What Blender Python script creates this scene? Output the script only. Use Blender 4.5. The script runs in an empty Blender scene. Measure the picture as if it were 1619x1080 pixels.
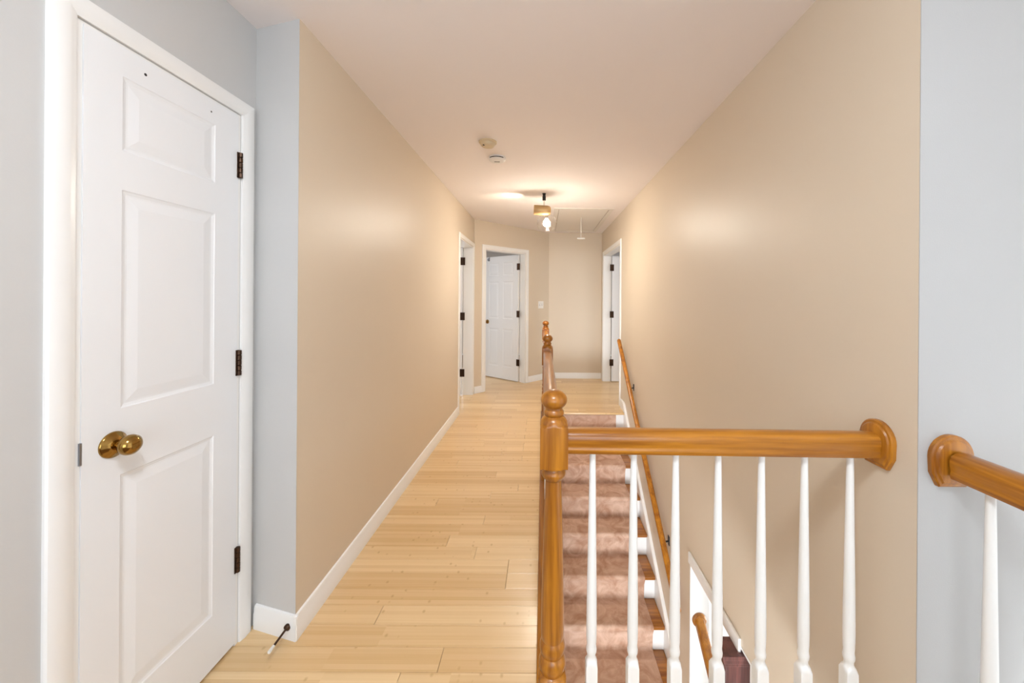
import bpy, bmesh, math, random
from mathutils import Vector, Matrix
random.seed(7)
R = math.radians
PI = math.pi
scene = bpy.context.scene
C = scene.collection

# ------------------------------------------------------------------ camera
EYE = 1.348
cam = bpy.data.cameras.new('camera')
cam.sensor_fit = 'HORIZONTAL'
cam.sensor_width = 36
cam.lens = 36 * 600 / 1619
cam.shift_x = (809.5 - 858) / 1619
cam.shift_y = (471 - 540) / 1619
cam.clip_start = 0.02
camo = bpy.data.objects.new('camera', cam)
C.objects.link(camo)
camo.matrix_world = Matrix.Translation((0, 0, EYE)) @ Matrix.Rotation(R(90), 4, 'X') @ Matrix.Rotation(R(0.4), 4, 'Z')
scene.camera = camo

# ------------------------------------------------------------------ world, daylight, exposure
w = bpy.data.worlds.new('world')
scene.world = w
w.use_nodes = True
w.node_tree.nodes['Background'].inputs[0].default_value = (0.80, 0.90, 1.0, 1)
w.node_tree.nodes['Background'].inputs[1].default_value = 1.0
vs = scene.view_settings
vs.view_transform = 'Standard'
vs.look = 'None'
vs.gamma = 1.0
vs.use_curve_mapping = False
vs.exposure = 1.34


def area(name, loc, aim, sx, sy, power, col):
    l = bpy.data.lights.new(name, 'AREA')
    l.shape = 'RECTANGLE'
    l.size, l.size_y = sx, sy
    l.energy = power
    l.color = col
    o = bpy.data.objects.new(name, l)
    C.objects.link(o)
    o.location = loc
    o.rotation_euler = (Vector(aim) - Vector(loc)).to_track_quat('-Z', 'Y').to_euler()
    return o


DAY = (0.86, 0.93, 1.0)  # daylight area lamps added around the view; only the landing has a window
area('added_daylight_back', (0.2, -2.56, 1.35), (0.2, 5, 1.25), 2.2, 1.7, 14, DAY)
area('added_daylight_foyer', (3.52, -0.8, 1.2), (-3, -0.6, 1.2), 2.4, 2.2, 3, DAY)
area('added_daylight_left_room', (-3.3, 4.6, 1.4), (0, 4.6, 1.2), 1.4, 1.4, 12, DAY)
area('added_daylight_end_room', (-2.2, 8.3, 1.4), (-0.6, 5.5, 1.1), 1.4, 1.4, 9, DAY)
area('added_daylight_right_room', (3.4, 4.2, 1.4), (1, 6.0, 1.2), 1.4, 1.4, 12, DAY)
area('added_daylight_lower_room', (3.5, 2.4, -1.4), (0, 2.3, -1.2), 1.6, 1.4, 32, DAY)
area('added_daylight_lower_foyer', (0.1, -2.5, -1.55), (0.5, 3, -1.0), 1.8, 1.3, 125, DAY)  # added under the landing to light the stairs

# ------------------------------------------------------------------ materials
def new_mat(name):
    m = bpy.data.materials.new(name)
    m.use_nodes = True
    nt = m.node_tree
    return m, nt, nt.nodes['Principled BSDF']


def node(nt, typ, **kw):
    n = nt.nodes.new(typ)
    for k, v in kw.items():
        setattr(n, k, v)
    return n


def paint(name, col, rough=0.5, bump=0.05, scale=260, spec=0.5, vary=0.02):
    m, nt, b = new_mat(name)
    tc = node(nt, 'ShaderNodeTexCoord')
    n = node(nt, 'ShaderNodeTexNoise')
    n.inputs['Scale'].default_value = 1.3
    mix = node(nt, 'ShaderNodeMix', data_type='RGBA')
    mix.inputs['A'].default_value = (*[c * (1 - vary) for c in col], 1)
    mix.inputs['B'].default_value = (*[min(1, c * (1 + vary)) for c in col], 1)
    nt.links.new(tc.outputs['Object'], n.inputs['Vector'])
    nt.links.new(n.outputs['Fac'], mix.inputs['Factor'])
    nt.links.new(mix.outputs['Result'], b.inputs['Base Color'])
    b.inputs['Roughness'].default_value = rough
    b.inputs['Specular IOR Level'].default_value = spec
    if bump:
        n2 = node(nt, 'ShaderNodeTexNoise')
        n2.inputs['Scale'].default_value = scale
        n2.inputs['Detail'].default_value = 3
        bp = node(nt, 'ShaderNodeBump')
        bp.inputs['Strength'].default_value = bump
        bp.inputs['Distance'].default_value = 0.002
        nt.links.new(tc.outputs['Object'], n2.inputs['Vector'])
        nt.links.new(n2.outputs['Fac'], bp.inputs['Height'])
        nt.links.new(bp.outputs['Normal'], b.inputs['Normal'])
    return m


def simple(name, col, rough=0.5, metal=0.0, **kw):
    m, nt, b = new_mat(name)
    tc = node(nt, 'ShaderNodeTexCoord')
    n = node(nt, 'ShaderNodeTexNoise')
    n.inputs['Scale'].default_value = 40
    mr = node(nt, 'ShaderNodeMapRange')
    mr.inputs['To Min'].default_value = max(0.02, rough - 0.05)
    mr.inputs['To Max'].default_value = rough + 0.05
    nt.links.new(tc.outputs['Object'], n.inputs['Vector'])
    nt.links.new(n.outputs['Fac'], mr.inputs['Value'])
    nt.links.new(mr.outputs['Result'], b.inputs['Roughness'])
    b.inputs['Base Color'].default_value = (*col, 1)
    b.inputs['Metallic'].default_value = metal
    for k, v in kw.items():
        b.inputs[k].default_value = v
    return m


def wood(name, dark, light, axis, rough=0.30, rings=26, fine=150, coat=0.15):
    m, nt, b = new_mat(name)
    tc = node(nt, 'ShaderNodeTexCoord')
    mp = node(nt, 'ShaderNodeMapping')
    s = [1, 1, 1]
    s[axis] = 0.05
    mp.inputs['Scale'].default_value = s
    n1 = node(nt, 'ShaderNodeTexNoise')
    n1.inputs['Scale'].default_value = rings
    n1.inputs['Detail'].default_value = 4
    n1.inputs['Distortion'].default_value = 0.6
    n2 = node(nt, 'ShaderNodeTexNoise')
    n2.inputs['Scale'].default_value = fine
    n2.inputs['Detail'].default_value = 2
    ad = node(nt, 'ShaderNodeMath', operation='MULTIPLY_ADD')
    ad.inputs[1].default_value = 0.4
    cr = node(nt, 'ShaderNodeValToRGB')
    cr.color_ramp.elements[0].position = 0.53
    cr.color_ramp.elements[0].color = (*dark, 1)
    cr.color_ramp.elements[1].position = 0.84
    cr.color_ramp.elements[1].color = (*light, 1)
    nt.links.new(tc.outputs['Object'], mp.inputs['Vector'])
    nt.links.new(mp.outputs['Vector'], n1.inputs['Vector'])
    nt.links.new(mp.outputs['Vector'], n2.inputs['Vector'])
    nt.links.new(n2.outputs['Fac'], ad.inputs[0])
    nt.links.new(n1.outputs['Fac'], ad.inputs[2])
    nt.links.new(ad.outputs['Value'], cr.inputs['Fac'])
    nt.links.new(cr.outputs['Color'], b.inputs['Base Color'])
    b.inputs['Roughness'].default_value = rough
    b.inputs['Coat Weight'].default_value = coat
    b.inputs['Coat Roughness'].default_value = 0.12
    return m


def bamboo(name):
    m, nt, b = new_mat(name)
    tc = node(nt, 'ShaderNodeTexCoord')
    oi = node(nt, 'ShaderNodeObjectInfo')
    # a different stretch of cane for each plank
    off = node(nt, 'ShaderNodeVectorMath', operation='MULTIPLY_ADD')
    off.inputs[1].default_value = (37.0, 0.0, 19.0)
    comb = node(nt, 'ShaderNodeCombineXYZ')
    for k in range(3):
        nt.links.new(oi.outputs['Random'], comb.inputs[k])
    nt.links.new(comb.outputs['Vector'], off.inputs[0])
    nt.links.new(tc.outputs['Object'], off.inputs[2])
    # fine fibres along the plank
    mp = node(nt, 'ShaderNodeMapping')
    mp.inputs['Scale'].default_value = (2.0, 160, 60)
    nt.links.new(off.outputs['Vector'], mp.inputs['Vector'])
    n1 = node(nt, 'ShaderNodeTexNoise')
    n1.inputs['Scale'].default_value = 1.0
    n1.inputs['Detail'].default_value = 3
    nt.links.new(mp.outputs['Vector'], n1.inputs['Vector'])
    # the strips glued up into a plank, each in its own shade
    mp2 = node(nt, 'ShaderNodeMapping')
    mp2.inputs['Scale'].default_value = (0.9, 50, 1)
    nt.links.new(off.outputs['Vector'], mp2.inputs['Vector'])
    vo = node(nt, 'ShaderNodeTexWhiteNoise', noise_dimensions='3D')
    sn = node(nt, 'ShaderNodeVectorMath', operation='FLOOR')
    nt.links.new(mp2.outputs['Vector'], sn.inputs[0])
    nt.links.new(sn.outputs['Vector'], vo.inputs['Vector'])
    # knuckles of the cane: short dark dashes across a strip
    mp3 = node(nt, 'ShaderNodeMapping')
    mp3.inputs['Scale'].default_value = (40, 30, 1)
    nt.links.new(off.outputs['Vector'], mp3.inputs['Vector'])
    vk = node(nt, 'ShaderNodeTexVoronoi', feature='F1')
    vk.inputs['Scale'].default_value = 1.0
    nt.links.new(mp3.outputs['Vector'], vk.inputs['Vector'])
    kn = node(nt, 'ShaderNodeMapRange')
    kn.inputs['From Min'].default_value = 0.05
    kn.inputs['From Max'].default_value = 0.34
    kn.inputs['To Min'].default_value = 0.75
    kn.inputs['To Max'].default_value = 0.0
    nt.links.new(vk.outputs['Distance'], kn.inputs['Value'])
    a1 = node(nt, 'ShaderNodeMath', operation='MULTIPLY_ADD')
    a1.inputs[1].default_value = 0.32
    nt.links.new(vo.outputs['Value'], a1.inputs[0])
    r1 = node(nt, 'ShaderNodeMath', operation='MULTIPLY')
    r1.inputs[1].default_value = 0.42
    nt.links.new(oi.outputs['Random'], r1.inputs[0])
    nt.links.new(r1.outputs['Value'], a1.inputs[2])
    a2 = node(nt, 'ShaderNodeMath', operation='MULTIPLY_ADD')
    a2.inputs[1].default_value = 0.35
    nt.links.new(n1.outputs['Fac'], a2.inputs[0])
    nt.links.new(a1.outputs['Value'], a2.inputs[2])
    cr = node(nt, 'ShaderNodeValToRGB')
    cr.color_ramp.elements[0].position = 0.1
    cr.color_ramp.elements[0].color = BAM[0]
    cr.color_ramp.elements[1].position = 0.9
    cr.color_ramp.elements[1].color = BAM[1]
    nt.links.new(a2.outputs['Value'], cr.inputs['Fac'])
    mx = node(nt, 'ShaderNodeMix', data_type='RGBA')
    mx.inputs['B'].default_value = BAM[2]
    gt = node(nt, 'ShaderNodeMath', operation='GREATER_THAN')
    gt.inputs[1].default_value = 0.86
    sx = node(nt, 'ShaderNodeSeparateColor')
    nt.links.new(vk.outputs['Color'], sx.inputs['Color'])
    nt.links.new(sx.outputs[0], gt.inputs[0])
    gm = node(nt, 'ShaderNodeMath', operation='MULTIPLY')
    nt.links.new(gt.outputs['Value'], gm.inputs[0])
    nt.links.new(kn.outputs['Result'], gm.inputs[1])
    kf = node(nt, 'ShaderNodeMath', operation='MULTIPLY')
    kf.inputs[1].default_value = 0.85
    nt.links.new(gm.outputs['Value'], kf.inputs[0])
    nt.links.new(kf.outputs['Value'], mx.inputs['Factor'])
    nt.links.new(cr.outputs['Color'], mx.inputs['A'])
    nt.links.new(mx.outputs['Result'], b.inputs['Base Color'])
    b.inputs['Roughness'].default_value = 0.33
    b.inputs['Coat Weight'].default_value = 0.25
    b.inputs['Coat Roughness'].default_value = 0.18
    return m


def carpet(name):
    m, nt, b = new_mat(name)
    tc = node(nt, 'ShaderNodeTexCoord')
    n = node(nt, 'ShaderNodeTexNoise')
    n.inputs['Scale'].default_value = 7
    n.inputs['Detail'].default_value = 5
    n.inputs['Roughness'].default_value = 0.62
    n.inputs['Distortion'].default_value = 1.2
    cr = node(nt, 'ShaderNodeValToRGB')
    cr.color_ramp.elements[0].position = 0.34
    cr.color_ramp.elements[0].color = (0.44, 0.245, 0.155, 1)
    cr.color_ramp.elements[1].position = 0.66
    cr.color_ramp.elements[1].color = (0.68, 0.47, 0.355, 1)
    n2 = node(nt, 'ShaderNodeTexNoise')
    n2.inputs['Scale'].default_value = 420
    n2.inputs['Detail'].default_value = 2
    bp = node(nt, 'ShaderNodeBump')
    bp.inputs['Strength'].default_value = 0.5
    bp.inputs['Distance'].default_value = 0.003
    for q in (n, n2):
        nt.links.new(tc.outputs['Object'], q.inputs['Vector'])
    nt.links.new(n.outputs['Fac'], cr.inputs['Fac'])
    nt.links.new(cr.outputs['Color'], b.inputs['Base Color'])
    nt.links.new(n2.outputs['Fac'], bp.inputs['Height'])
    nt.links.new(bp.outputs['Normal'], b.inputs['Normal'])
    b.inputs['Roughness'].default_value = 0.95
    b.inputs['Specular IOR Level'].default_value = 0.15
    b.inputs['Sheen Weight'].default_value = 0.35
    b.inputs['Sheen Tint'].default_value = (1.0, 0.86, 0.84, 1)
    return m


BAM = ((0.62, 0.385, 0.165, 1), (0.84, 0.615, 0.345, 1), (0.44, 0.235, 0.075, 1))
M_BEIGE = paint('beige_satin_wall_paint', (0.68, 0.575, 0.445), 0.44, 0.05)
M_GREY = paint('pale_grey_wall_paint', (0.575, 0.565, 0.55), 0.42, 0.10)
M_CEIL = paint('ceiling_paint', (0.93, 0.87, 0.85), 0.85, 0.05, spec=0.15)
M_TRIM = paint('white_trim_gloss', (0.86, 0.845, 0.82), 0.30, 0.0)
M_DOOR = paint('white_door_gloss', (0.84, 0.84, 0.845), 0.34, 0.04, 320)
M_BAL = paint('white_baluster_gloss', (0.87, 0.86, 0.83), 0.30, 0.0)
OAK_D, OAK_L = (0.245, 0.075, 0.004), (0.47, 0.180, 0.013)
M_OAKX = wood('golden_oak_along_x', OAK_D, OAK_L, 0)
M_OAKY = wood('golden_oak_along_y', OAK_D, OAK_L, 1)
M_OAKZ = wood('golden_oak_upright', OAK_D, OAK_L, 2)
M_MAHOG = wood('dark_mahogany', (0.060, 0.014, 0.010), (0.125, 0.036, 0.026), 2, 0.4, coat=0.1)
M_BAMBOO = bamboo('bamboo_plank')
M_CARPET = carpet('pink_brown_carpet')
M_BRASS = simple('antique_brass', (0.34, 0.20, 0.055), 0.14, 1.0)
M_BRONZE = simple('dark_bronze', (0.060, 0.030, 0.016), 0.34, 0.75)
M_STEEL = simple('grey_steel', (0.30, 0.31, 0.34), 0.35, 0.9)
M_BLACK = simple('black_metal', (0.012, 0.010, 0.009), 0.45, 0.3)
M_CHROME = simple('bright_steel', (0.7, 0.68, 0.63), 0.18, 1.0)
M_TANMETAL = simple('tan_lacquered_metal', (0.50, 0.33, 0.15), 0.35, 0.5)
M_CREAM = simple('aged_cream_plastic', (0.66, 0.53, 0.34), 0.5)
M_WPLAS = simple('white_plastic', (0.82, 0.80, 0.77), 0.42)
M_DARK = simple('dark_slot', (0.03, 0.024, 0.02), 0.7)
M_RUBBER = simple('white_rubber', (0.80, 0.78, 0.74), 0.7)
M_SUB = simple('underlay_and_gap_shade', (0.20, 0.10, 0.035), 0.8)
M_HATCH = paint('hatch_white_paint', (0.83, 0.78, 0.72), 0.42, 0.0)


def glass_mat():
    m, nt, b = new_mat('clear_thin_glass')
    nt.nodes.remove(b)
    out = [n for n in nt.nodes if n.type == 'OUTPUT_MATERIAL'][0]
    tr = node(nt, 'ShaderNodeBsdfTransparent')
    gl = node(nt, 'ShaderNodeBsdfGlossy')
    gl.inputs['Roughness'].default_value = 0.03
    lw = node(nt, 'ShaderNodeLayerWeight')
    lw.inputs['Blend'].default_value = 0.14
    mx = node(nt, 'ShaderNodeMixShader')
    nt.links.new(lw.outputs['Facing'], mx.inputs['Fac'])
    nt.links.new(tr.outputs[0], mx.inputs[1])
    nt.links.new(gl.outputs[0], mx.inputs[2])
    nt.links.new(mx.outputs[0], out.inputs['Surface'])
    return m


M_GLASS = glass_mat()


def emit_mat(name, col, s):
    m, nt, b = new_mat(name)
    b.inputs['Base Color'].default_value = (*col, 1)
    b.inputs['Emission Color'].default_value = (*col, 1)
    b.inputs['Emission Strength'].default_value = s
    return m


M_BULB = emit_mat('glowing_bulb', (1.0, 0.91, 0.79), 600)
M_SKYPANE = emit_mat('daylit_window_pane', (0.85, 0.93, 1.0), 1.2)

# ------------------------------------------------------------------ mesh helpers
def finish(name, bm, mat, parent=None, smooth=None, loc=None):
    bmesh.ops.recalc_face_normals(bm, faces=bm.faces)
    me = bpy.data.meshes.new(name)
    bm.to_mesh(me)
    bm.free()
    if smooth is not None:
        me.shade_smooth()
        me.set_sharp_from_angle(angle=R(smooth))
    me.materials.append(mat)
    o = bpy.data.objects.new(name, me)
    C.objects.link(o)
    if loc is not None:
        o.location = loc
    if parent is not None:
        o.parent = parent
    return o


def empty(name, loc=(0, 0, 0)):
    o = bpy.data.objects.new(name, None)
    o.empty_display_size = 0.1
    C.objects.link(o)
    o.location = loc
    return o


def tag(o, label, cat, group=None, kind=None):
    o['label'] = label
    o['category'] = cat
    if group:
        o['group'] = group
    if kind:
        o['kind'] = kind
    return o


def add_box(bm, x0, x1, y0, y1, z0, z1, bevel=0.0, seg=2):
    v = [bm.verts.new(p) for p in ((x0, y0, z0), (x1, y0, z0), (x1, y1, z0), (x0, y1, z0),
                                   (x0, y0, z1), (x1, y0, z1), (x1, y1, z1), (x0, y1, z1))]
    f = [bm.faces.new([v[i] for i in q]) for q in ((0, 3, 2, 1), (4, 5, 6, 7), (0, 1, 5, 4), (1, 2, 6, 5), (2, 3, 7, 6), (3, 0, 4, 7))]
    if bevel:
        es = list({e for q in f for e in q.edges})
        bmesh.ops.bevel(bm, geom=es, offset=bevel, segments=seg, affect='EDGES', profile=0.5)


def boxes(name, lst, mat, parent=None, bevel=0.0, smooth=None):
    bm = bmesh.new()
    for b in lst:
        add_box(bm, *b, bevel=bevel)
    return finish(name, bm, mat, parent, smooth)


def add_prism(bm, poly, z0, z1):
    lo = [bm.verts.new((x, y, z0)) for x, y in poly]
    hi = [bm.verts.new((x, y, z1)) for x, y in poly]
    n = len(poly)
    bm.faces.new(lo[::-1])
    bm.faces.new(hi)
    for i in range(n):
        bm.faces.new((lo[i], lo[(i + 1) % n], hi[(i + 1) % n], hi[i]))


def prisms(name, lst, mat, parent=None):
    bm = bmesh.new()
    for poly, z0, z1 in lst:
        add_prism(bm, poly, z0, z1)
    return finish(name, bm, mat, parent)


def add_rings(bm, rings, cap=True, closed=True):
    """rings: lists of equally many points; skin them"""
    vr = [[bm.verts.new(p) for p in r] for r in rings]
    n = len(vr[0])
    for a, b in zip(vr, vr[1:]):
        for i in range(n if closed else n - 1):
            j = (i + 1) % n
            bm.faces.new((a[i], a[j], b[j], b[i]))
    if cap:
        bm.faces.new(vr[0][::-1])
        bm.faces.new(vr[-1])


def lathe(name, prof, mat, parent=None, seg=32, axis='Z', loc=None, smooth=40, square=None):
    """prof: (h, r); square: half width that clips the turned section into a square post"""
    bm = bmesh.new()
    rings = []
    for h, r in prof:
        ring = []
        for k in range(seg):
            a = 2 * PI * k / seg
            rr = r
            if square:
                rr = min(r, square / max(abs(math.cos(a)), abs(math.sin(a))))
            c, s = rr * math.cos(a), rr * math.sin(a)
            ring.append({'Z': (c, s, h), 'X': (h, c, s), 'Y': (c, h, s)}[axis])
        rings.append(ring)
    add_rings(bm, rings)
    return finish(name, bm, mat, parent, smooth, loc)


def sweep(name, prof, p0, p1, mat, parent=None, smooth=40, up=Vector((0, 0, 1))):
    """straight moulding: profile points (side, up) carried from p0 to p1, ends cut square to the floor plan"""
    p0, p1 = Vector(p0), Vector(p1)
    d = (p1 - p0)
    dh = Vector((d.x, d.y, 0)).normalized()
    side = dh.cross(up).normalized()
    bm = bmesh.new()
    add_rings(bm, [[p + side * u + up * v for u, v in prof] for p in (p0, p1)])
    return finish(name, bm, mat, parent, smooth)


def sph(n=10):
    return [i * PI / n for i in range(n + 1)]


# ------------------------------------------------------------------ key dimensions (metres; camera stands at x=0, y=0 looking along +y)
H = 2.44
XL = -0.9645         # hall left wall
XC = -1.178          # closet wall
XR = 0.989           # hall right wall
YSTEP_L, YSTEP_R = 1.553, 1.495
YR = 0.999           # where the right wall ends at the landing
YTOP = 4.47          # top stair nosing
YFAR = 6.37
ZLOW = -2.6          # floor below
RISE, GO = 0.2, 0.254
A0 = Vector((-0.956, 5.31))      # angled wall start
AD = Vector((math.sqrt(.5), math.sqrt(.5)))
AN = Vector((math.sqrt(.5), -math.sqrt(.5)))


def AP(L, d):
    p = A0 + AD * L + AN * d
    return (p.x, p.y)


# ------------------------------------------------------------------ structure: walls, ceiling, floors
wl = prisms('wall_left', [
    ([(XL, YSTEP_R), (XL, 4.40), (XL - .13, 4.40), (XL - .13, 1.62), (XC, YSTEP_L + .06)], 0, H),
    ([(XL, 4.40), (XL, 5.25), (XL - .13, 5.25), (XL - .13, 4.40)], 2.045, H),
    ([(XL, 5.25), (XL, 5.301), (XL - .13, 5.26), (XL - .13, 5.25)], 0, H)], M_BEIGE)
tag(wl, 'long beige hallway wall on the left with satin sheen', 'wall', kind='structure')
ws = prisms('wall_step', [([(XC, YSTEP_L), (XL, YSTEP_R - .001), (XL - .004, YSTEP_R + .003), (XC, YSTEP_L + .058)], 0, H)], M_GREY)
tag(ws, 'narrow pale wall return between closet door and beige hallway', 'wall', kind='structure')
wc = prisms('wall_closet', [
    ([(XC, -2.7), (XC, .955), (XC - .12, .955), (XC - .12, -2.7)], ZLOW, H),
    ([(XC, .955), (XC, 1.473), (XC - .12, 1.473), (XC - .12, .955)], 2.045, H),
    ([(XC, .955), (XC, 1.473), (XC - .12, 1.473), (XC - .12, .955)], ZLOW, -.02),
    ([(XC, 1.473), (XC, 1.61), (XC - .12, 1.61), (XC - .12, 1.473)], ZLOW, H),
    ([(XC - .6, .8), (XC - .6, 1.7), (XC - .66, 1.7), (XC - .66, .8)], 0, H)], M_GREY)
tag(wc, 'pale grey wall around the white closet door', 'wall', kind='structure')
YO0, YO1, ZO = 1.77, 2.515, -.36   # opening in the stair wall below
wr = boxes('wall_right', [
    (XR, XR + .12, YR, 4.84, 0, H), (XR, XR + .12, 4.84, 6.17, 2.045, H), (XR, XR + .12, 6.17, 6.49, 0, H),
    (XR, XR + .12, YR, 4.84, ZO, 0), (XR, XR + .12, 4.84, 6.17, ZO, -.013), (XR, XR + .12, 6.17, 6.49, ZO, 0),
    (XR, XR + .12, YR, YO0, ZLOW, ZO), (XR, XR + .12, YO1, 6.49, ZLOW, ZO)], M_BEIGE)
tag(wr, 'long beige stairwell wall on the right behind the white balusters', 'wall', kind='structure')
M_GREY_DIMMED = paint('grey_wall_paint_dimmed', (0.47, 0.465, 0.455), 0.42, 0.10)  # same wall grey, darkened in the colour to offset strong light on the return
wrt = boxes('wall_return', [(XR + .0003, 3.7, YR - .0025, YR - .0005, ZLOW, H), (XR + .1205, 3.7, YR - .0005, YR + .11, ZLOW, H)], M_GREY_DIMMED)
tag(wrt, 'pale wall at far right behind the stub of oak rail', 'wall', kind='structure')
wf = boxes('wall_far', [(.094, XR, YFAR, YFAR + .12, 0, H)], M_BEIGE)
tag(wf, 'beige end wall of the hallway below the attic hatch', 'wall', kind='structure')
wa = prisms('wall_angled', [
    ([AP(0, 0), AP(.187, 0), AP(.187, -.12), AP(-.07, -.12)], 0, H),
    ([AP(.187, 0), AP(.968, 0), AP(.968, -.12), AP(.187, -.12)], 2.045, H),
    ([AP(.968, 0), AP(1.497, 0), AP(1.54, -.12), AP(.968, -.12)], 0, H)], M_BEIGE)
tag(wa, 'angled beige wall holding the half-open white door', 'wall', kind='structure')
# rest of the house around the landing, foyer and rooms
wb = boxes('wall_back', [(-1.3, 3.7, -2.82, -2.7, ZLOW, .35), (-1.3, 3.7, -2.82, -2.7, 2.35, H),
                         (-1.3, -1.0, -2.82, -2.7, .35, 2.35), (1.4, 3.7, -2.82, -2.7, .35, 2.35)], M_GREY)
tag(wb, 'pale back wall of the landing with an added window', 'wall', kind='structure')
wo = boxes('wall_outer', [(3.7, 3.82, -2.82, 9, ZLOW, H), (-3.6, -3.48, 1.6, 9, 0, H), (-3.6, 3.82, 9, 9.12, 0, H),
                          (-3.6, XC - .67, 1.5, 1.6, 0, H), (XR + .12, 3.7, 3.2, 3.3, 0, H),
                          (XR + .12, 3.7, 4.0, 4.1, ZLOW, ZO)], M_TRIM)
tag(wo, 'white outer walls of the rooms beyond the doors', 'wall', kind='structure')
wst = boxes('wall_stairwell', [(0.0, .075, 1.17, YTOP + .03, ZLOW, -.02)], M_BEIGE)
tag(wst, 'stairwell wall below the hall floor edge', 'wall', kind='structure')
wse = boxes('wall_stair_end', [(0.0, XR, YTOP + .24, YTOP + .30, ZLOW, -.11)], M_BEIGE)
tag(wse, 'wall closing the space under the top of the stairs', 'wall', kind='structure')
ce = boxes('ceiling', [(-3.6, 3.82, -2.82, 9.12, H, H + .1)], M_CEIL)
tag(ce, 'smooth warm white hallway ceiling', 'ceiling', kind='structure')
cl = boxes('ceiling_lower', [(XR + .12, 3.7, 1.11, 4.0, ZO, ZO + .1)], M_TRIM)
tag(cl, 'white ceiling of the room downstairs', 'ceiling', kind='structure')
fl2 = boxes('floor_lower', [(-1.3, 3.82, -2.82, 5.0, ZLOW - .1, ZLOW)], M_TRIM)
tag(fl2, 'pale floor at the foot of the stairs', 'floor', kind='structure')

floor = boxes('floor', [(-3.48, 1.12, -2.7, 1.17, -.10, -.013), (-3.48, .0, 1.17, YTOP + .03, -.10, -.013),
                        (-3.48, 3.7, YTOP + .047, 9, -.10, -.013), (XR + .12, 3.7, 3.3, YTOP + .047, -.10, -.013)], M_SUB)
tag(floor, 'honey coloured bamboo plank floor of the hallway', 'floor', kind='structure')

PW = 0.0985
plank_cache = {}


def plank(x0, x1, y0):
    L = round(x1 - x0, 3)
    if L < 0.03:
        return
    me = plank_cache.get(L)
    if me is None:
        bm = bmesh.new()
        g = 0.0006
        hx, hy = L / 2 - g, PW / 2 - g
        b = 0.0012
        rings = [[(-hx, -hy, -.012), (hx, -hy, -.012), (hx, hy, -.012), (-hx, hy, -.012)],
                 [(-hx, -hy, -b), (hx, -hy, -b), (hx, hy, -b), (-hx, hy, -b)],
                 [(-hx + b, -hy + b, 0), (hx - b, -hy + b, 0), (hx - b, hy - b, 0), (-hx + b, hy - b, 0)]]
        add_rings(bm, rings)
        bmesh.ops.recalc_face_normals(bm, faces=bm.faces)
        me = bpy.data.meshes.new('plank')
        bm.to_mesh(me)
        bm.free()
        me.materials.append(M_BAMBOO)
        plank_cache[L] = me
    o = bpy.data.objects.new('plank', me)
    C.objects.link(o)
    o.location = ((x0 + x1) / 2, y0 + PW / 2, 0)
    o.parent = floor


XEDGE = -0.012
y = YTOP + .045 - PW * 40
while y < 7.2:
    if y + PW < YTOP + .05:
        spans = [(-1.30 if y < 1.5 else XL - .0, XEDGE if y > 1.17 else 1.10)]
        if y + PW > 1.17 and y < 1.17:
            spans = [(-1.30, XEDGE)]
        if y > 4.3:
            spans = [(XL - .9, XEDGE)]
    else:
        spans = [(XL - 1.2, XR + (1.1 if y > 4.8 else 0))]
    for x0, x1 in spans:
        x = x0
        L = random.choice([.28, .45, .62, .80, .93])
        while x < x1 - 1e-4:
            e = min(x + L, x1)
            if x1 - e < .10:
                e = x1
            plank(x, e, y)
            x = e
            L = random.choice([.93, .93, .75, 1.1])
    y += PW

# ------------------------------------------------------------------ baseboards
BASE = [(0, 0), (.014, 0), (.014, .060), (.011, .066), (.011, .082), (.007, .092), (0, .095)]


def base(p0, p1, parent):
    return sweep('baseboard_run', BASE, (*p0, 0), (*p1, 0), M_TRIM, parent, 30)


bl = empty('baseboard_left', (XL, 1.5, 0))
bl.location = (0, 0, 0)
tag(bl, 'white baseboard along the left hallway wall', 'baseboard', kind='structure')
base((XL, YSTEP_R - .014), (XL, 4.345), bl)
bs = empty('baseboard_step')
tag(bs, 'white baseboard of the narrow return beside the closet door', 'baseboard', kind='structure')
base((XC + .02, YSTEP_L - .005), (XL + .014, YSTEP_R - .004), bs)
bf = empty('baseboard_far')
tag(bf, 'white baseboard along the end wall and beside the angled door', 'baseboard', kind='structure')
base(AP(1.025, 0), AP(1.49, 0), bf)
base((.10, YFAR), (XR, YFAR), bf)
base(AP(.004, 0), AP(.128, 0), bf)
brr = empty('baseboard_right')
tag(brr, 'short white baseboard at the top of the stairs on the right', 'baseboard', kind='structure')
base((XR, 4.78), (XR, YTOP + .22), brr)
# ------------------------------------------------------------------ door casings
def casing_profile(wd=.057, t=.014):
    return [(0, 0), (0, t * .55), (.006, t * .75), (.012, t * .8), (.020, t), (wd - .010, t * .96), (wd - .003, t * .80), (wd, t * .45), (wd, 0)]


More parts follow.
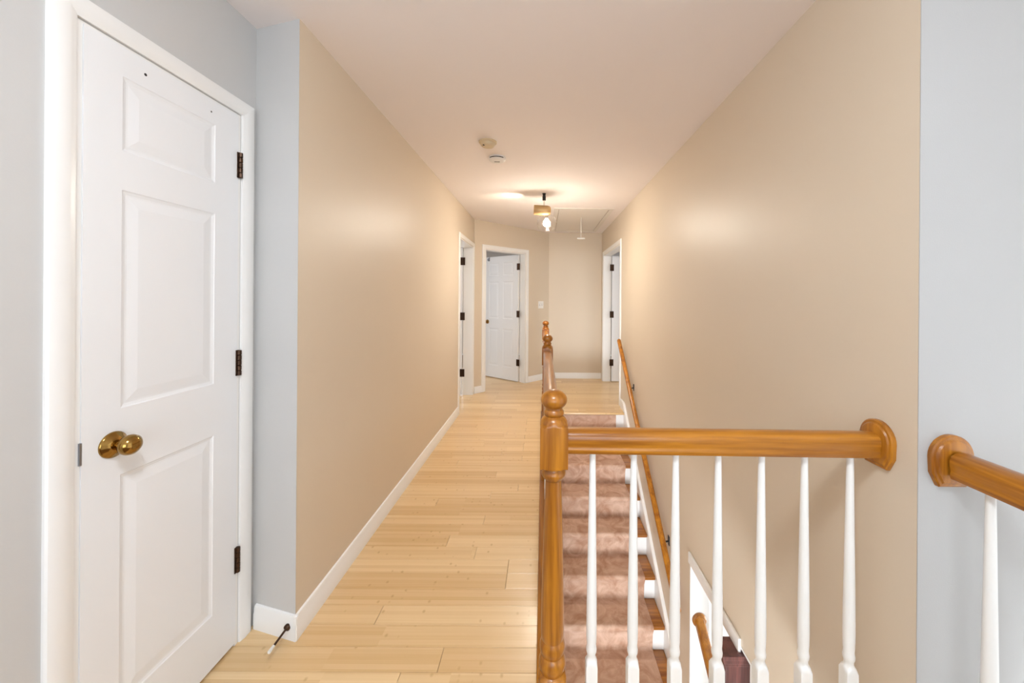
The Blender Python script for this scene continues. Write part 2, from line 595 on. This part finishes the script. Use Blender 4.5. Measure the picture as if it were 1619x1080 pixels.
def casing(name, frame, L0, L1, ztop, jamb_d, label, parts=('left', 'right', 'top'), wd=.057):
    """frame(L, d) -> (x, y): L along the wall, d out of the wall face. Opening L0..L1, mitred at the head"""
    t = empty(name)
    tag(t, label, 'door casing', kind='structure')
    pr = casing_profile(wd)

    def pt(L, d, z):
        x, y = frame(L, d)
        return (x, y, z)
    r = .004
    for s in parts:
        bm = bmesh.new()
        if s == 'left':
            rings = [[pt(L0 - r - u, d, 0) for u, d in pr], [pt(L0 - r - u, d, ztop + r + u) for u, d in pr]]
        elif s == 'right':
            rings = [[pt(L1 + r + u, d, 0) for u, d in pr], [pt(L1 + r + u, d, ztop + r + u) for u, d in pr]]
        else:
            rings = [[pt(L0 - r - u, d, ztop + r + u) for u, d in pr], [pt(L1 + r + u, d, ztop + r + u) for u, d in pr]]
        add_rings(bm, rings)
        finish('casing_board', bm, M_TRIM, t, 25)
    jt = .012
    for a, b, z0, z1 in ((L0, L0 + jt, 0, ztop), (L1 - jt, L1, 0, ztop), (L0 + jt, L1 - jt, ztop - jt, ztop)):
        bm = bmesh.new()
        add_prism(bm, [frame(a, .001), frame(b, .001), frame(b, -jamb_d), frame(a, -jamb_d)], z0, z1)
        finish('jamb', bm, M_TRIM, t)
    return t


def fr_closet(L, d): return (XC + d, L)
def fr_left(L, d): return (XL + d, L)
def fr_right(L, d): return (XR - d, L)


t1 = casing('trim_1', fr_closet, .955, 1.473, 2.045, .12, 'white casing around the closet door at left', wd=.056)
t2 = casing('trim_2', fr_left, 4.40, 5.25, 2.045, .13, 'white casing of the doorway at the end of the left wall', wd=.05)
t3 = casing('trim_3', AP, .187, .968, 2.045, .12, 'white casing around the half-open door in the angled wall')
t4 = casing('trim_4', fr_right, 4.84, 6.17, 2.045, .12, 'white casing of the doorway at the far right')

# ------------------------------------------------------------------ doors
def leaf_mesh(wd, ht, t, panels):
    """door leaf: x 0..wd, front face at y=0 looking to -y, back at y=t; panels (x0,x1,z0,z1) sunk and raised"""
    bm = bmesh.new()
    xs = sorted({0, wd} | {p[0] for p in panels} | {p[1] for p in panels})
    zs = sorted({0, ht} | {p[2] for p in panels} | {p[3] for p in panels})
    for side in (0, 1):
        def P(x, z, dep):
            return bm.verts.new((x, dep if side == 0 else t - dep, z))
        for i in range(len(xs) - 1):
            for j in range(len(zs) - 1):
                x0, x1, z0, z1 = xs[i], xs[i + 1], zs[j], zs[j + 1]
                pan = any(abs(p[0] - x0) < 1e-6 and abs(p[1] - x1) < 1e-6 and abs(p[2] - z0) < 1e-6 and abs(p[3] - z1) < 1e-6 for p in panels)
                if not pan:
                    bm.faces.new([P(x0, z0, 0), P(x1, z0, 0), P(x1, z1, 0), P(x0, z1, 0)])
                else:
                    rings = []
                    for ins, dep in ((0, 0), (.003, .002), (.011, .0040), (.016, .0040), (.042, .0010), (.044, .0008)):
                        rings.append([P(x0 + ins, z0 + ins, dep), P(x1 - ins, z0 + ins, dep), P(x1 - ins, z1 - ins, dep), P(x0 + ins, z1 - ins, dep)])
                    for a, b in zip(rings, rings[1:]):
                        for k in range(4):
                            bm.faces.new((a[k], a[(k + 1) % 4], b[(k + 1) % 4], b[k]))
                    bm.faces.new(rings[-1])
    for (xa, za), (xb, zb) in (((0, 0), (wd, 0)), ((wd, 0), (wd, ht)), ((wd, ht), (0, ht)), ((0, ht), (0, 0))):
        bm.faces.new([bm.verts.new(q) for q in ((xa, 0, za), (xb, 0, zb), (xb, t, zb), (xa, t, za))])
    bmesh.ops.remove_doubles(bm, verts=bm.verts, dist=1e-5)
    return bm


def hinge(parent, loc, rz, h=.098, plate=.012, plate2=.012):
    """five-knuckle butt hinge, barrel standing proud towards local -y"""
    bm = bmesh.new()
    r = .0075
    for k in range(5):
        z0 = -h / 2 + k * h / 5
        rings = []
        for zz, rr in ((z0 + .0006, r * .8), (z0 + .002, r), (z0 + h / 5 - .002, r), (z0 + h / 5 - .0006, r * .8)):
            rings.append([(rr * math.cos(2 * PI * i / 12), -.006 + rr * math.sin(2 * PI * i / 12), zz) for i in range(12)])
        add_rings(bm, rings)
    add_box(bm, -plate, 0, -.0035, .001, -h / 2, h / 2)
    add_box(bm, 0, plate2, -.0035, .001, -h / 2, h / 2)
    o = finish('hinge', bm, M_BRONZE, parent, 30)
    o.location = loc
    o.rotation_euler = (0, 0, rz)
    o['label'] = 'dark bronze butt hinge'
    return o


def knob(parent, loc, rz, scale=1.0):
    k = lathe('knob', [(-.0, .009), (.020, .009), (.024, .012), (.030, .020), (.038, .0255), (.047, .0275), (.056, .0255), (.063, .019), (.067, .010), (.068, .001)],
              M_BRASS, parent, 32, 'Y', smooth=60)
    # lathe runs along +y: turn it to point to local -y
    k.rotation_euler = (0, 0, rz + PI)
    k.location = loc
    k.scale = (scale,) * 3
    k['label'] = 'oval antique brass knob'
    ro = lathe('rosette', [(-.001, .035), (.003, .0355), (.006, .033), (.008, .029), (.013, .025), (.017, .017), (.019, .011)], M_BRASS, k, 36, 'Y', smooth=50)
    return k


# closet door: lies in the wall plane, face looking to +x; hinged at its far edge
d1 = finish('door_1', leaf_mesh(.4925, 2.027, .035, [(.090, .390, .19, .835), (.090, .390, 1.020, 1.629), (.090, .390, 1.738, 1.946)]), M_DOOR)
d1.matrix_world = Matrix.Translation((XC + .004, .9675, .012)) @ Matrix.Rotation(R(90), 4, 'Z')
tag(d1, 'white three-panel closet door with brass knob, in the left foreground', 'door', kind='structure')
for z in (1.850, 1.090, .331):
    hinge(d1, (.4955, 0, z - .012), 0, plate=.010, plate2=.004)
knob(d1, (.0715, 0, .926), 0)
boxes('latch_plate', [(-.0045, .0005, -.0015, .03, .90, .957)], M_STEEL, d1)['label'] = 'grey steel latch plate in the door edge'
for x, z in ((.150, 1.985), (.372, 1.985)):
    lathe('screw_hole', [(-.0004, .0042 if x < .2 else .003), (.004, .003)], M_DARK, d1, 12, 'Y').location = (x, 0, z)

# far doors: six panels
def six(wd):
    c0, c1, c2, c3 = .105, wd / 2 - .05, wd / 2 + .05, wd - .105
    out = []
    for a, b in ((c0, c1), (c2, c3)):
        out += [(a, b, .20, .82), (a, b, .99, 1.60), (a, b, 1.70, 1.915)]
    return out


def place_door(name, hingept, direction, label, wd=.762):
    """leaf whose hinge edge stands at hingept and which runs off along direction; face to its right-hand side of local -y"""
    o = finish(name, leaf_mesh(wd, 2.02, .035, six(wd)), M_DOOR)
    a = math.atan2(direction[1], direction[0])
    o.matrix_world = Matrix.Translation((hingept[0], hingept[1], .012)) @ Matrix.Rotation(a, 4, 'Z')
    tag(o, label, 'door', kind='structure')
    return o



def far_hinges(d, y, rz):
    for z in (1.83, 1.075, .30):
        hinge(d, (-.004, y, z), rz, .105, .030, .032)


d2 = place_door('door_2', (-.372, 6.072), (-.616, .48), 'white six-panel door standing open in the angled end wall', .757)
far_hinges(d2, .035, PI)
knob(d2, (.690, .035, .925), PI)
hk = empty('hook', (.655, .035, 1.985))
hk.parent = d2
hk['label'] = 'small steel hook near the top of the door'
bm = bmesh.new()
add_box(bm, -.012, .012, 0, .004, -.03, .03, .001)
path = [Vector((0, .004 + .03 * math.sin(a), -.012 - .02 * math.cos(a))) for a in [PI + PI * k / 10 * -1 for k in range(11)]]
for p, q in zip(path, path[1:]):
    add_box(bm, -.005, .005, min(p.y, q.y) - .003, max(p.y, q.y) + .003, min(p.z, q.z) - .003, max(p.z, q.z) + .003)
finish('hook_plate', bm, M_STEEL, hk)
d3 = place_door('door_3', (XL - .138, 5.2365), (-1, 0), 'white door swung back inside the doorway at the end of the left wall', .80)
far_hinges(d3, .035, PI)
d4 = place_door('door_4', (XR + .130, 6.123), (1, 0), 'white door swung back inside the doorway at far right', .80)
far_hinges(d4, .0, 0)

# ------------------------------------------------------------------ unseen landing window, added for the daylight from behind the camera
wn = boxes('added_window', [(-1.0, -.93, -2.78, -2.68, .35, 2.35), (1.33, 1.4, -2.78, -2.68, .35, 2.35),
                        (-.93, 1.33, -2.78, -2.68, .35, .42), (-.93, 1.33, -2.78, -2.68, 2.28, 2.35),
                        (.17, .23, -2.78, -2.68, .42, 2.28)], M_TRIM)
tag(wn, 'unseen white framed window added for daylight from behind the viewer', 'window', kind='structure')
boxes('pane', [(-.93, .17, -2.74, -2.735, .42, 2.28)], M_GLASS, wn)
boxes('pane', [(.23, 1.33, -2.74, -2.735, .42, 2.28)], M_GLASS, wn)

# ------------------------------------------------------------------ staircase
NST = 13
XS0, XS1 = .077, .968
st = empty('staircase', (0, 0, 0))
tag(st, 'oak staircase with white risers descending toward the viewer under a carpet runner', 'staircase')
boxes('landing_nosing', [(XS0, XR - .001, YTOP - .004, YTOP + .044, -.026, 0)], M_BAMBOO, st, bevel=.006, smooth=40)
bm = bmesh.new()
add_box(bm, XS0, XS1, -.030, GO, -.030, 0, .007, 3)
bmesh.ops.recalc_face_normals(bm, faces=bm.faces)
tread_me = bpy.data.meshes.new('tread')
bm.to_mesh(tread_me); bm.free()
tread_me.materials.append(M_OAKX)
bm = bmesh.new()
add_box(bm, XS0, XS1, 0, .015, -RISE, -.012)
bmesh.ops.recalc_face_normals(bm, faces=bm.faces)
riser_me = bpy.data.meshes.new('riser')
bm.to_mesh(riser_me); bm.free()
riser_me.materials.append(M_TRIM)
for n in range(NST):
    yn = YTOP - n * GO
    if n:
        o = bpy.data.objects.new('tread', tread_me); C.objects.link(o); o.parent = st
        o.location = (0, yn + .030, -n * RISE)
    o = bpy.data.objects.new('riser', riser_me); C.objects.link(o); o.parent = st
    o.location = (0, yn + .030, -n * RISE - (.014 if n == 0 else 0.018))
# skirt board along the wall
bm = bmesh.new()
sl = RISE / GO
sk = .075
def zl(yy): return (yy - YTOP) * sl
ya, yb = 1.45, YTOP
top = [(ya, zl(ya) + sk), (yb + .02, sk), (yb + .07, .095), (yb + .22, .095)]
bot = [(yb + .22, -.02), (yb + .05, -.25), (ya, zl(ya) - .3)]
poly = top + bot
f = [[bm.verts.new((x, yy, zz)) for yy, zz in poly] for x in (XS1, XR - .0005)]
n = len(poly)
bm.faces.new(f[0]); bm.faces.new(f[1][::-1])
for i in range(n):
    bm.faces.new((f[0][i], f[0][(i + 1) % n], f[1][(i + 1) % n], f[1][i]))
finish('skirt_board', bm, M_TRIM, st)
# cap moulding on the skirt board
bm = bmesh.new()
add_rings(bm, [[(XS1 - .006, yy, zz - .006), (XS1 - .006, yy, zz + .002), (XS1 - .001, yy, zz + .008), (XR - .001, yy, zz + .010), (XR - .001, yy, zz - .006)] for yy, zz in top])
finish('skirt_cap', bm, M_TRIM, st)
# carpet runner: one length of carpet waterfalling over the nosings
path = []
ct = .011
path.append((YTOP + .030 - ct, -.034))
for n in range(NST):
    yn = YTOP - n * GO
    zt = -n * RISE
    if n:
        zz = zt + ct
        path += [(yn + .020, zz), (yn + .004, zz), (yn - .008, zz - .006), (yn - .012, zz - .018), (yn - .010, zz - .032), (yn - .002, zz - .046), (yn + .012, zz - .075)]
    path.append((yn + .030 - ct, zt - RISE + .030 + ct))
    path.append((yn + .030 - ct - .004, zt - RISE + .006 + ct))
    path.append((yn + .030 - ct - .016, zt - RISE + ct))
path.append((YTOP - NST * GO + .1, -NST * RISE + ct))
bm = bmesh.new()
X0, X1 = .165, .878
rings = []
for yy, zz in path:
    rings.append([(X0, yy + .002, zz - .008), (X0 + .004, yy, zz), ((X0 + X1) / 2, yy, zz), (X1 - .004, yy, zz), (X1, yy + .002, zz - .008)])
add_rings(bm, rings, cap=False, closed=False)
finish('carpet_runner', bm, M_CARPET, st, 60)['label'] = 'pinkish brown carpet runner with swept pile'

# ------------------------------------------------------------------ balustrade
RAILP = [(-.026, 0), (.026, 0), (.029, .006), (.029, .014), (.0276, .018), (.0280, .024), (.030, .034), (.030, .048), (.026, .058), (.016, .065), (0, .067),
         (-.016, .065), (-.026, .058), (-.030, .048), (-.030, .034), (-.0280, .024), (-.0276, .018), (-.029, .014), (-.029, .006)]
NX, NY = .036, 1.133
W = .0405
big = W * 1.6


def arc(z0, z1, r0, bulge, n=6):
    return [(z0 + (z1 - z0) * k / n, r0 + bulge * math.sin(PI * k / n)) for k in range(n + 1)]


newel_prof = [(0, big), (.226, big), (.234, .0405 * 1.2), (.240, .038)] + arc(.242, .288, .034, .0065) + [(.290, .0325)] + arc(.292, .336, .032, .006) + \
    [(.340, .0335), (.36, .0345), (.45, .0335), (.60, .0300), (.75, .0258), (.808, .0240), (.812, .0285)] + arc(.814, .842, .030, .0065) + \
    [(.845, .030), (.848, .0405), (.850, .046), (.853, big), (.972, big), (.974, .0460), (.978, .0405), (.985, .0385), (.992, .034), (.996, .029), (.998, .0265), (1.001, .0290), (1.006, .0300), (1.011, .0295), (1.016, .0255)] + \
    [(1.045 - .030 * math.cos(a), .0395 * math.sin(a)) for a in [R(q) for q in range(40, 180, 10)]] + [(1.0752, .001)]

bal = empty('balustrade', (NX, NY, 0))
tag(bal, 'oak balustrade with turned newel posts and white balusters around the stairwell', 'balustrade')


def child(o, par=None):
    par = par or bal
    o.parent = par
    o.matrix_parent_inverse = Matrix.Translation(-par.location)
    return o


n1 = lathe('newel_post', newel_prof, M_OAKZ, None, 48, 'Z', (NX, NY, 0), 35, W)
child(n1)['label'] = 'turned golden oak newel post with ball finial'
for yy in (2.83, 4.52):
    o = n1.copy(); C.objects.link(o); o.location = (NX + .002, yy, 0)
    child(o)
bal_prof = [(0, .05), (.262, .05), (.272, .0185), (.276, .0150), (.282, .0125), (.290, .0122), (.298, .0150), (.306, .0158), (.313, .0145), (.320, .0138), (.335, .0150), (.37, .0156), (.45, .0150), (.65, .0122), (.85, .0094), (.905, .0088)]


def baluster(x, y, par=None, first=[None]):
    if first[0] is None:
        o = lathe('baluster', bal_prof, M_BAL, None, 24, 'Z', (x, y, 0), 35, .0165)
        first[0] = o
    else:
        o = first[0].copy(); C.objects.link(o); o.location = (x, y, 0)
    return child(o, par)


ZR = .895
YRAIL_END = 1.112
hr = sweep('handrail', RAILP, (NX + W - .001, NY - .004, ZR), (XR - .018, YRAIL_END, ZR), M_OAKX, None, 35)
child(hr)
for k, px in enumerate((936, 1001, 1067.5, 1134.5, 1203, 1271, 1343)):
    t = (px - 875) / (1390 - 875)
    yy = NY + (YRAIL_END - NY) * t
    baluster((px + 2.8 - 858) / 600 * yy, yy)
child(sweep('handrail', RAILP, (NX, NY + W - .001, ZR), (NX + .002, 2.83 - W, ZR), M_OAKY, None, 35))
child(sweep('handrail', RAILP, (NX + .002, 2.83 + W, ZR), (NX + .002, 4.52 - W, ZR), M_OAKY, None, 35))
for a, b in ((NY, 2.83), (2.83, 4.52)):
    m = 12
    for k in range(1, m):
        baluster(NX + .002, a + (b - a) * k / m)
child(boxes('edge_nosing', [(XEDGE, XS0 - .001, 1.17, YTOP + .04, -.03, .004)], M_OAKY, None, .003, 40))
child(boxes('edge_nosing', [(XEDGE, XR - .001, 1.085, 1.1695, -.03, .004)], M_OAKX, None, .003, 40))


def rosette_mesh(name, mat):
    """wall rosette: arched plate with clipped foot, local x across, y out of the wall towards -y"""
    pts = []
    for k in range(17):
        a = PI * k / 16
        pts.append((.056 * math.cos(a), .012 + .056 * math.sin(a)))
    pts += [(-.054, -.03), (-.036, -.066), (.036, -.066), (.054, -.03)]
    bm = bmesh.new()
    rings = []
    for ins, dep in ((0, 0), (0, .010), (.003, .013), (.008, .014), (.011, .018), (.015, .0195)):
        s = 1 - ins / .056
        rings.append([(px * s, -dep, pz * s) for px, pz in pts])
    add_rings(bm, rings)
    return finish(name, bm, mat, None, 30)


ro = rosette_mesh('rosette', M_OAKZ)
ro.location = (XR - .0005, YRAIL_END, ZR + .036)
ro.rotation_euler = (0, 0, R(-90))
child(ro)['label'] = 'arched oak wall plate at the end of the rail'

b2 = empty('guard_rail', (1.072, .9, 0))
tag(b2, 'stub of oak guard rail with white baluster at far right edge', 'railing')
child(sweep('handrail', RAILP, (1.072, YR - .03, .893), (1.072, -2.6, .893), M_OAKY, None, 35), b2)
o = ro.copy(); C.objects.link(o); o.location = (1.068, YR - .003, .930); o.rotation_euler = (0, 0, 0)
child(o, b2)
for k in range(27):
    baluster(1.072, .905 - .128 * k, b2)
child(boxes('edge_nosing', [(1.03, 1.12, -2.6, YR - .02, -.05, .004)], M_OAKY, None, .003, 40), b2)

# ------------------------------------------------------------------ wall handrail beside the stairs
RAIL2 = [(.024 * math.cos(a) * (1.0 if math.sin(a) > 0 else .92), .030 * math.sin(a)) for a in [2 * PI * k / 20 for k in range(20)]]
wh = empty('wall_handrail', (.925, 3.6, .09))
tag(wh, 'sloping oak handrail on black brackets along the right stair wall', 'handrail')
def zr(yy): return .095 + sl * (yy - 3.646)
child(sweep('rail', RAIL2, (.925, 4.58, zr(4.58)), (.925, 2.56, zr(2.56)), M_OAKY, None, 40), wh)
for yy in (4.085, 2.93):
    bm = bmesh.new()
    z = zr(yy)
    add_box(bm, XR - .006, XR - .0005, yy - .016, yy + .016, z - .085, z - .015, .002)
    pts = [Vector((XR - .005, yy, z - .055)), Vector((XR - .035, yy, z - .060)), Vector((.93, yy, z - .050)), Vector((.925, yy, z - .022))]
    rr = .007
    add_rings(bm, [[(p.x + (rr * math.sin(a) * .5), p.y + rr * math.cos(a), p.z + rr * math.sin(a)) for a in [2 * PI * k / 8 for k in range(8)]] for p in pts])
    child(finish('bracket', bm, M_BLACK, None, 40), wh)['label'] = 'black metal rail bracket'

# ------------------------------------------------------------------ opening in the stair wall: white lining, head casing, lower rail and dark post
t5 = empty('trim_5')
tag(t5, 'white lining and head casing of the opening beside the lower stairs', 'casing', kind='structure')
boxes('jamb', [(XR - .002, XR + .122, YO1 - .014, YO1 + .0, ZLOW, ZO)], M_TRIM, t5)
boxes('jamb', [(XR - .002, XR + .122, YO0, YO0 + .014, ZLOW, ZO)], M_TRIM, t5)
boxes('head_lining', [(XR - .002, XR + .122, YO0 + .014, YO1 - .014, ZO - .012, ZO)], M_TRIM, t5)
boxes('casing_board', [(XR - .014, XR - .0005, 1.868, YO1, ZO - .035, ZO + .035)], M_TRIM, t5, .003)

lr = empty('lower_handrail', (1.04, 2.5, -.77))
tag(lr, 'short oak rail with round wall plate in the opening below the stairs', 'handrail')
child(sweep('rail', RAILP, (1.045, YO1 - .03, -.80), (1.045, 1.96, -.80 - sl * (YO1 - .03 - 1.96)), M_OAKY, None, 35), lr)
o = lathe('rosette', [(0, .046), (.010, .046), (.014, .043), (.016, .039), (.020, .037)], M_OAKZ, None, 32, 'Y', (1.045, YO1 - .0145, -.765), 35)
o.rotation_euler = (0, 0, PI)
child(o, lr)
dp = empty('stair_post', (.975, 1.92, ZLOW))
tag(dp, 'dark mahogany post with moulded cap at the lower stair opening', 'post')
child(boxes('shaft', [(.911, 1.041, 1.865, 1.935, -2.2, -.45)], M_MAHOG, None, .003), dp)
bm = bmesh.new()
for e, z0, z1 in ((.022, -.410, -.390), (.016, -.432, -.410), (.010, -.450, -.432)):
    add_box(bm, .911 - e, 1.041 + min(e, .012), 1.865 - e, 1.935 + e, z0, z1, .002)
child(finish('cap', bm, M_MAHOG), dp)

# ------------------------------------------------------------------ ceiling fittings
def smoke_alarm(x, y, prof, mat, label, name):
    t = empty(name, (x, y, H))
    tag(t, label, 'smoke alarm')
    lathe('housing', prof, mat, t, 40, 'Z', None, 35)
    return t


s1 = smoke_alarm(-.392, 2.66, [(0, .062), (-.008, .062), (-.011, .059), (-.0115, .052), (-.013, .050), (-.028, .047), (-.034, .041), (-.036, .030), (-.036, .001)], M_CREAM,
                 'yellowed cream round smoke alarm on the ceiling, nearer of the two', 'smoke_alarm')
lathe('test_button', [(-.035, .007), (-.039, .007), (-.040, .005), (-.040, .001)], M_DARK, s1, 16, 'Z').location = (-.024, -.028, .003)
s2 = smoke_alarm(-.362, 2.96, [(0, .066), (-.012, .067), (-.018, .066), (-.024, .062), (-.030, .054), (-.033, .040), (-.034, .001)], M_WPLAS,
                 'white round smoke alarm on the ceiling, farther of the two', 'smoke_alarm')
bm = bmesh.new()
for a0, a1, r0, zz in ((.25 * PI, .75 * PI, .064, -.0185),):
    pass
rings = []
for k in range(15):
    a = 1.22 * PI + .56 * PI * k / 14
    rings.append([(rr * math.cos(a), rr * math.sin(a), zz) for rr, zz in ((.062, -.0205), (.0678, -.0165), (.0680, -.0115), (.062, -.0115))])
add_rings(bm, rings)
finish('sounder_slot', bm, M_DARK, s2, 30)
boxes('sounder_grille', [(-.022, .020, -.006, .002, -.0352, -.0335)], M_DARK, s2)

# spot lamp with glass shade
lp = empty('ceiling_lamp', (0, 3.97, H))
tag(lp, 'ceiling spot lamp with tan cylinder head and glowing bulb in clear glass', 'ceiling lamp')
LX = .008
lathe('mount', [(0, .020), (-.004, .020), (-.005, .015), (-.030, .015), (-.032, .018), (-.072, .018), (-.075, .012)], M_BLACK, lp, 20, 'Z', (LX, 0, 0))
lathe('rod', [(-.073, .008), (-.130, .008)], M_CHROME, lp, 12, 'Z', (LX, 0, 0))
hd = lathe('head', [(-.098, .046), (-.098, .050), (-.094, .052), (-.03, .053), (.04, .053), (.062, .049), (.075, .038), (.080, .022), (.081, .001)], M_TANMETAL, lp, 32, 'X', (0, 0, -.178), 40)
hd.rotation_euler = (0, R(3), 0)
lathe('socket', [(-.225, .016), (-.262, .018), (-.266, .014)], M_CHROME, lp, 16, 'Z', (.035, 0, 0))
bu = lathe('bulb', [(-.317, .0368), (-.319, .0368), (-.328, .0330), (-.336, .0240), (-.341, .012), (-.342, .001)], M_BULB, lp, 24, 'Z', (.035, 0, 0), 60)
lathe('bulb_neck', [(-.258, .013), (-.266, .014), (-.280, .025), (-.2955, .0350), (-.306, .0368), (-.3168, .0370)], emit_mat('lit_frosted_glass', (1.0, .90, .75), 24), bu, 24, 'Z', None, 60)
bm = bmesh.new()
prof = [(-.222, .030), (-.228, .055), (-.245, .080), (-.275, .098), (-.315, .105), (-.345, .101), (-.375, .090)]
add_rings(bm, [[(r * math.cos(2 * PI * k / 40), r * math.sin(2 * PI * k / 40), h) for k in range(40)] for h, r in prof], cap=False)
finish('glass_shade', bm, M_GLASS, lp, 60, (.04, 0, 0))
sp = bpy.data.lights.new('spot_beam', 'SPOT')
sp.energy = 3.5
sp.color = (1.0, .86, .66)
sp.spot_size = R(48)
sp.spot_blend = .7
sp.shadow_soft_size = .03
so = bpy.data.objects.new('spot_beam', sp)
C.objects.link(so)
so.parent = lp
so.location = (-.13, .01, -.165)
so.rotation_euler = Vector((-.22, .08, .165)).to_track_quat('-Z', 'Y').to_euler()

# dome lamp added to light the landing, out of view
dl = empty('added_dome_lamp', (-.1, -.02, H))
tag(dl, 'unseen round dome lamp added to light the landing from behind the viewer', 'ceiling lamp')
lathe('base_ring', [(0, .17), (-.012, .175), (-.022, .172), (-.024, .160)], M_CHROME, dl, 40, 'Z')
lathe('dome', [(-.024, .158), (-.045, .152), (-.070, .130), (-.088, .095), (-.098, .05), (-.101, .001)], emit_mat('added_opal_dome', (.86, .95, 1.04), 43), dl, 40, 'Z', None, 60)

# attic hatch
hx0, hx1, hy0, hy1 = .135, .865, 4.60, 6.20
ha = empty('attic_hatch', (.5, 5.4, H))
tag(ha, 'white attic hatch panel with moulded frame in the ceiling', 'hatch')
child(boxes('hatch_panel', [(hx0 + .06, hx1 - .06, hy0 + .06, hy1 - .06, H - .005, H - .0005)], M_HATCH, None, .002), ha)
for b in ((hx0, hx1, hy0, hy0 + .055), (hx0, hx1, hy1 - .055, hy1), (hx0, hx0 + .055, hy0 + .0555, hy1 - .0555), (hx1 - .055, hx1, hy0 + .0555, hy1 - .0555)):
    child(boxes('hatch_frame', [(*b, H - .009, H - .0005)], M_HATCH, None, .003), ha)
g0, g1 = .0555, .0598  # dark strips stand in for the shade in the hatch gap
for b in ((hx0 + g0, hx1 - g0, hy0 + g0, hy0 + g1), (hx0 + g0, hx1 - g0, hy1 - g1, hy1 - g0), (hx0 + g0, hx0 + g1, hy0 + g1, hy1 - g1), (hx1 - g1, hx1 - g0, hy0 + g1, hy1 - g1)):
    child(boxes('gap_shade_strip', [(*b, H - .0022, H - .0004)], M_SUB, None), ha)['label'] = 'dark strip painted as shade in the gap around the hatch panel'
pc = empty('pull_cord', (.512, 5.12, H - .008))
tag(pc, 'thin white pull cord with crossbar hanging from the attic hatch', 'pull cord')
lathe('cord', [(0, .0035), (-.27, .0035)], M_RUBBER, pc, 8, 'Z')
lathe('handle', [(-.052, .004), (-.050, .010), (-.02, .012), (.02, .012), (.050, .010), (.052, .004)], M_RUBBER, pc, 16, 'X', (0, 0, -.278))

# switch plate on the angled wall
swp = AP(1.308, .0)
sw = empty('light_switch', (swp[0], swp[1], 1.234))
sw.rotation_euler = (0, 0, R(45))
tag(sw, 'white double light switch plate on the wall beside the open door', 'light switch')
boxes('plate', [(-.058, .058, -.006, -.0003, -.058, .058)], M_WPLAS, sw, .002)
for x in (-.023, .023):
    boxes('toggle', [(x - .005, x + .005, -.018, -.005, -.006, .012)], M_WPLAS, sw, .0015)
    boxes('toggle_slot', [(x - .007, x + .007, -.0068, -.005, -.014, .014)], M_STEEL, sw)

# door stop on the baseboard
ds = empty('door_stop', (-.990, 1.485, .052))
tag(ds, 'dark metal door stop with white rubber tip on the baseboard corner', 'door stop')
ds.rotation_euler = (R(3), 0, 0)
lathe('rod', [(.004, .012), (-.004, .0125), (-.008, .008), (-.010, .0042), (-.078, .0042)], M_BRONZE, ds, 16, 'Y')
lathe('rubber_tip', [(-.076, .0052), (-.100, .0062), (-.102, .0045)], M_RUBBER, ds, 16, 'Y')
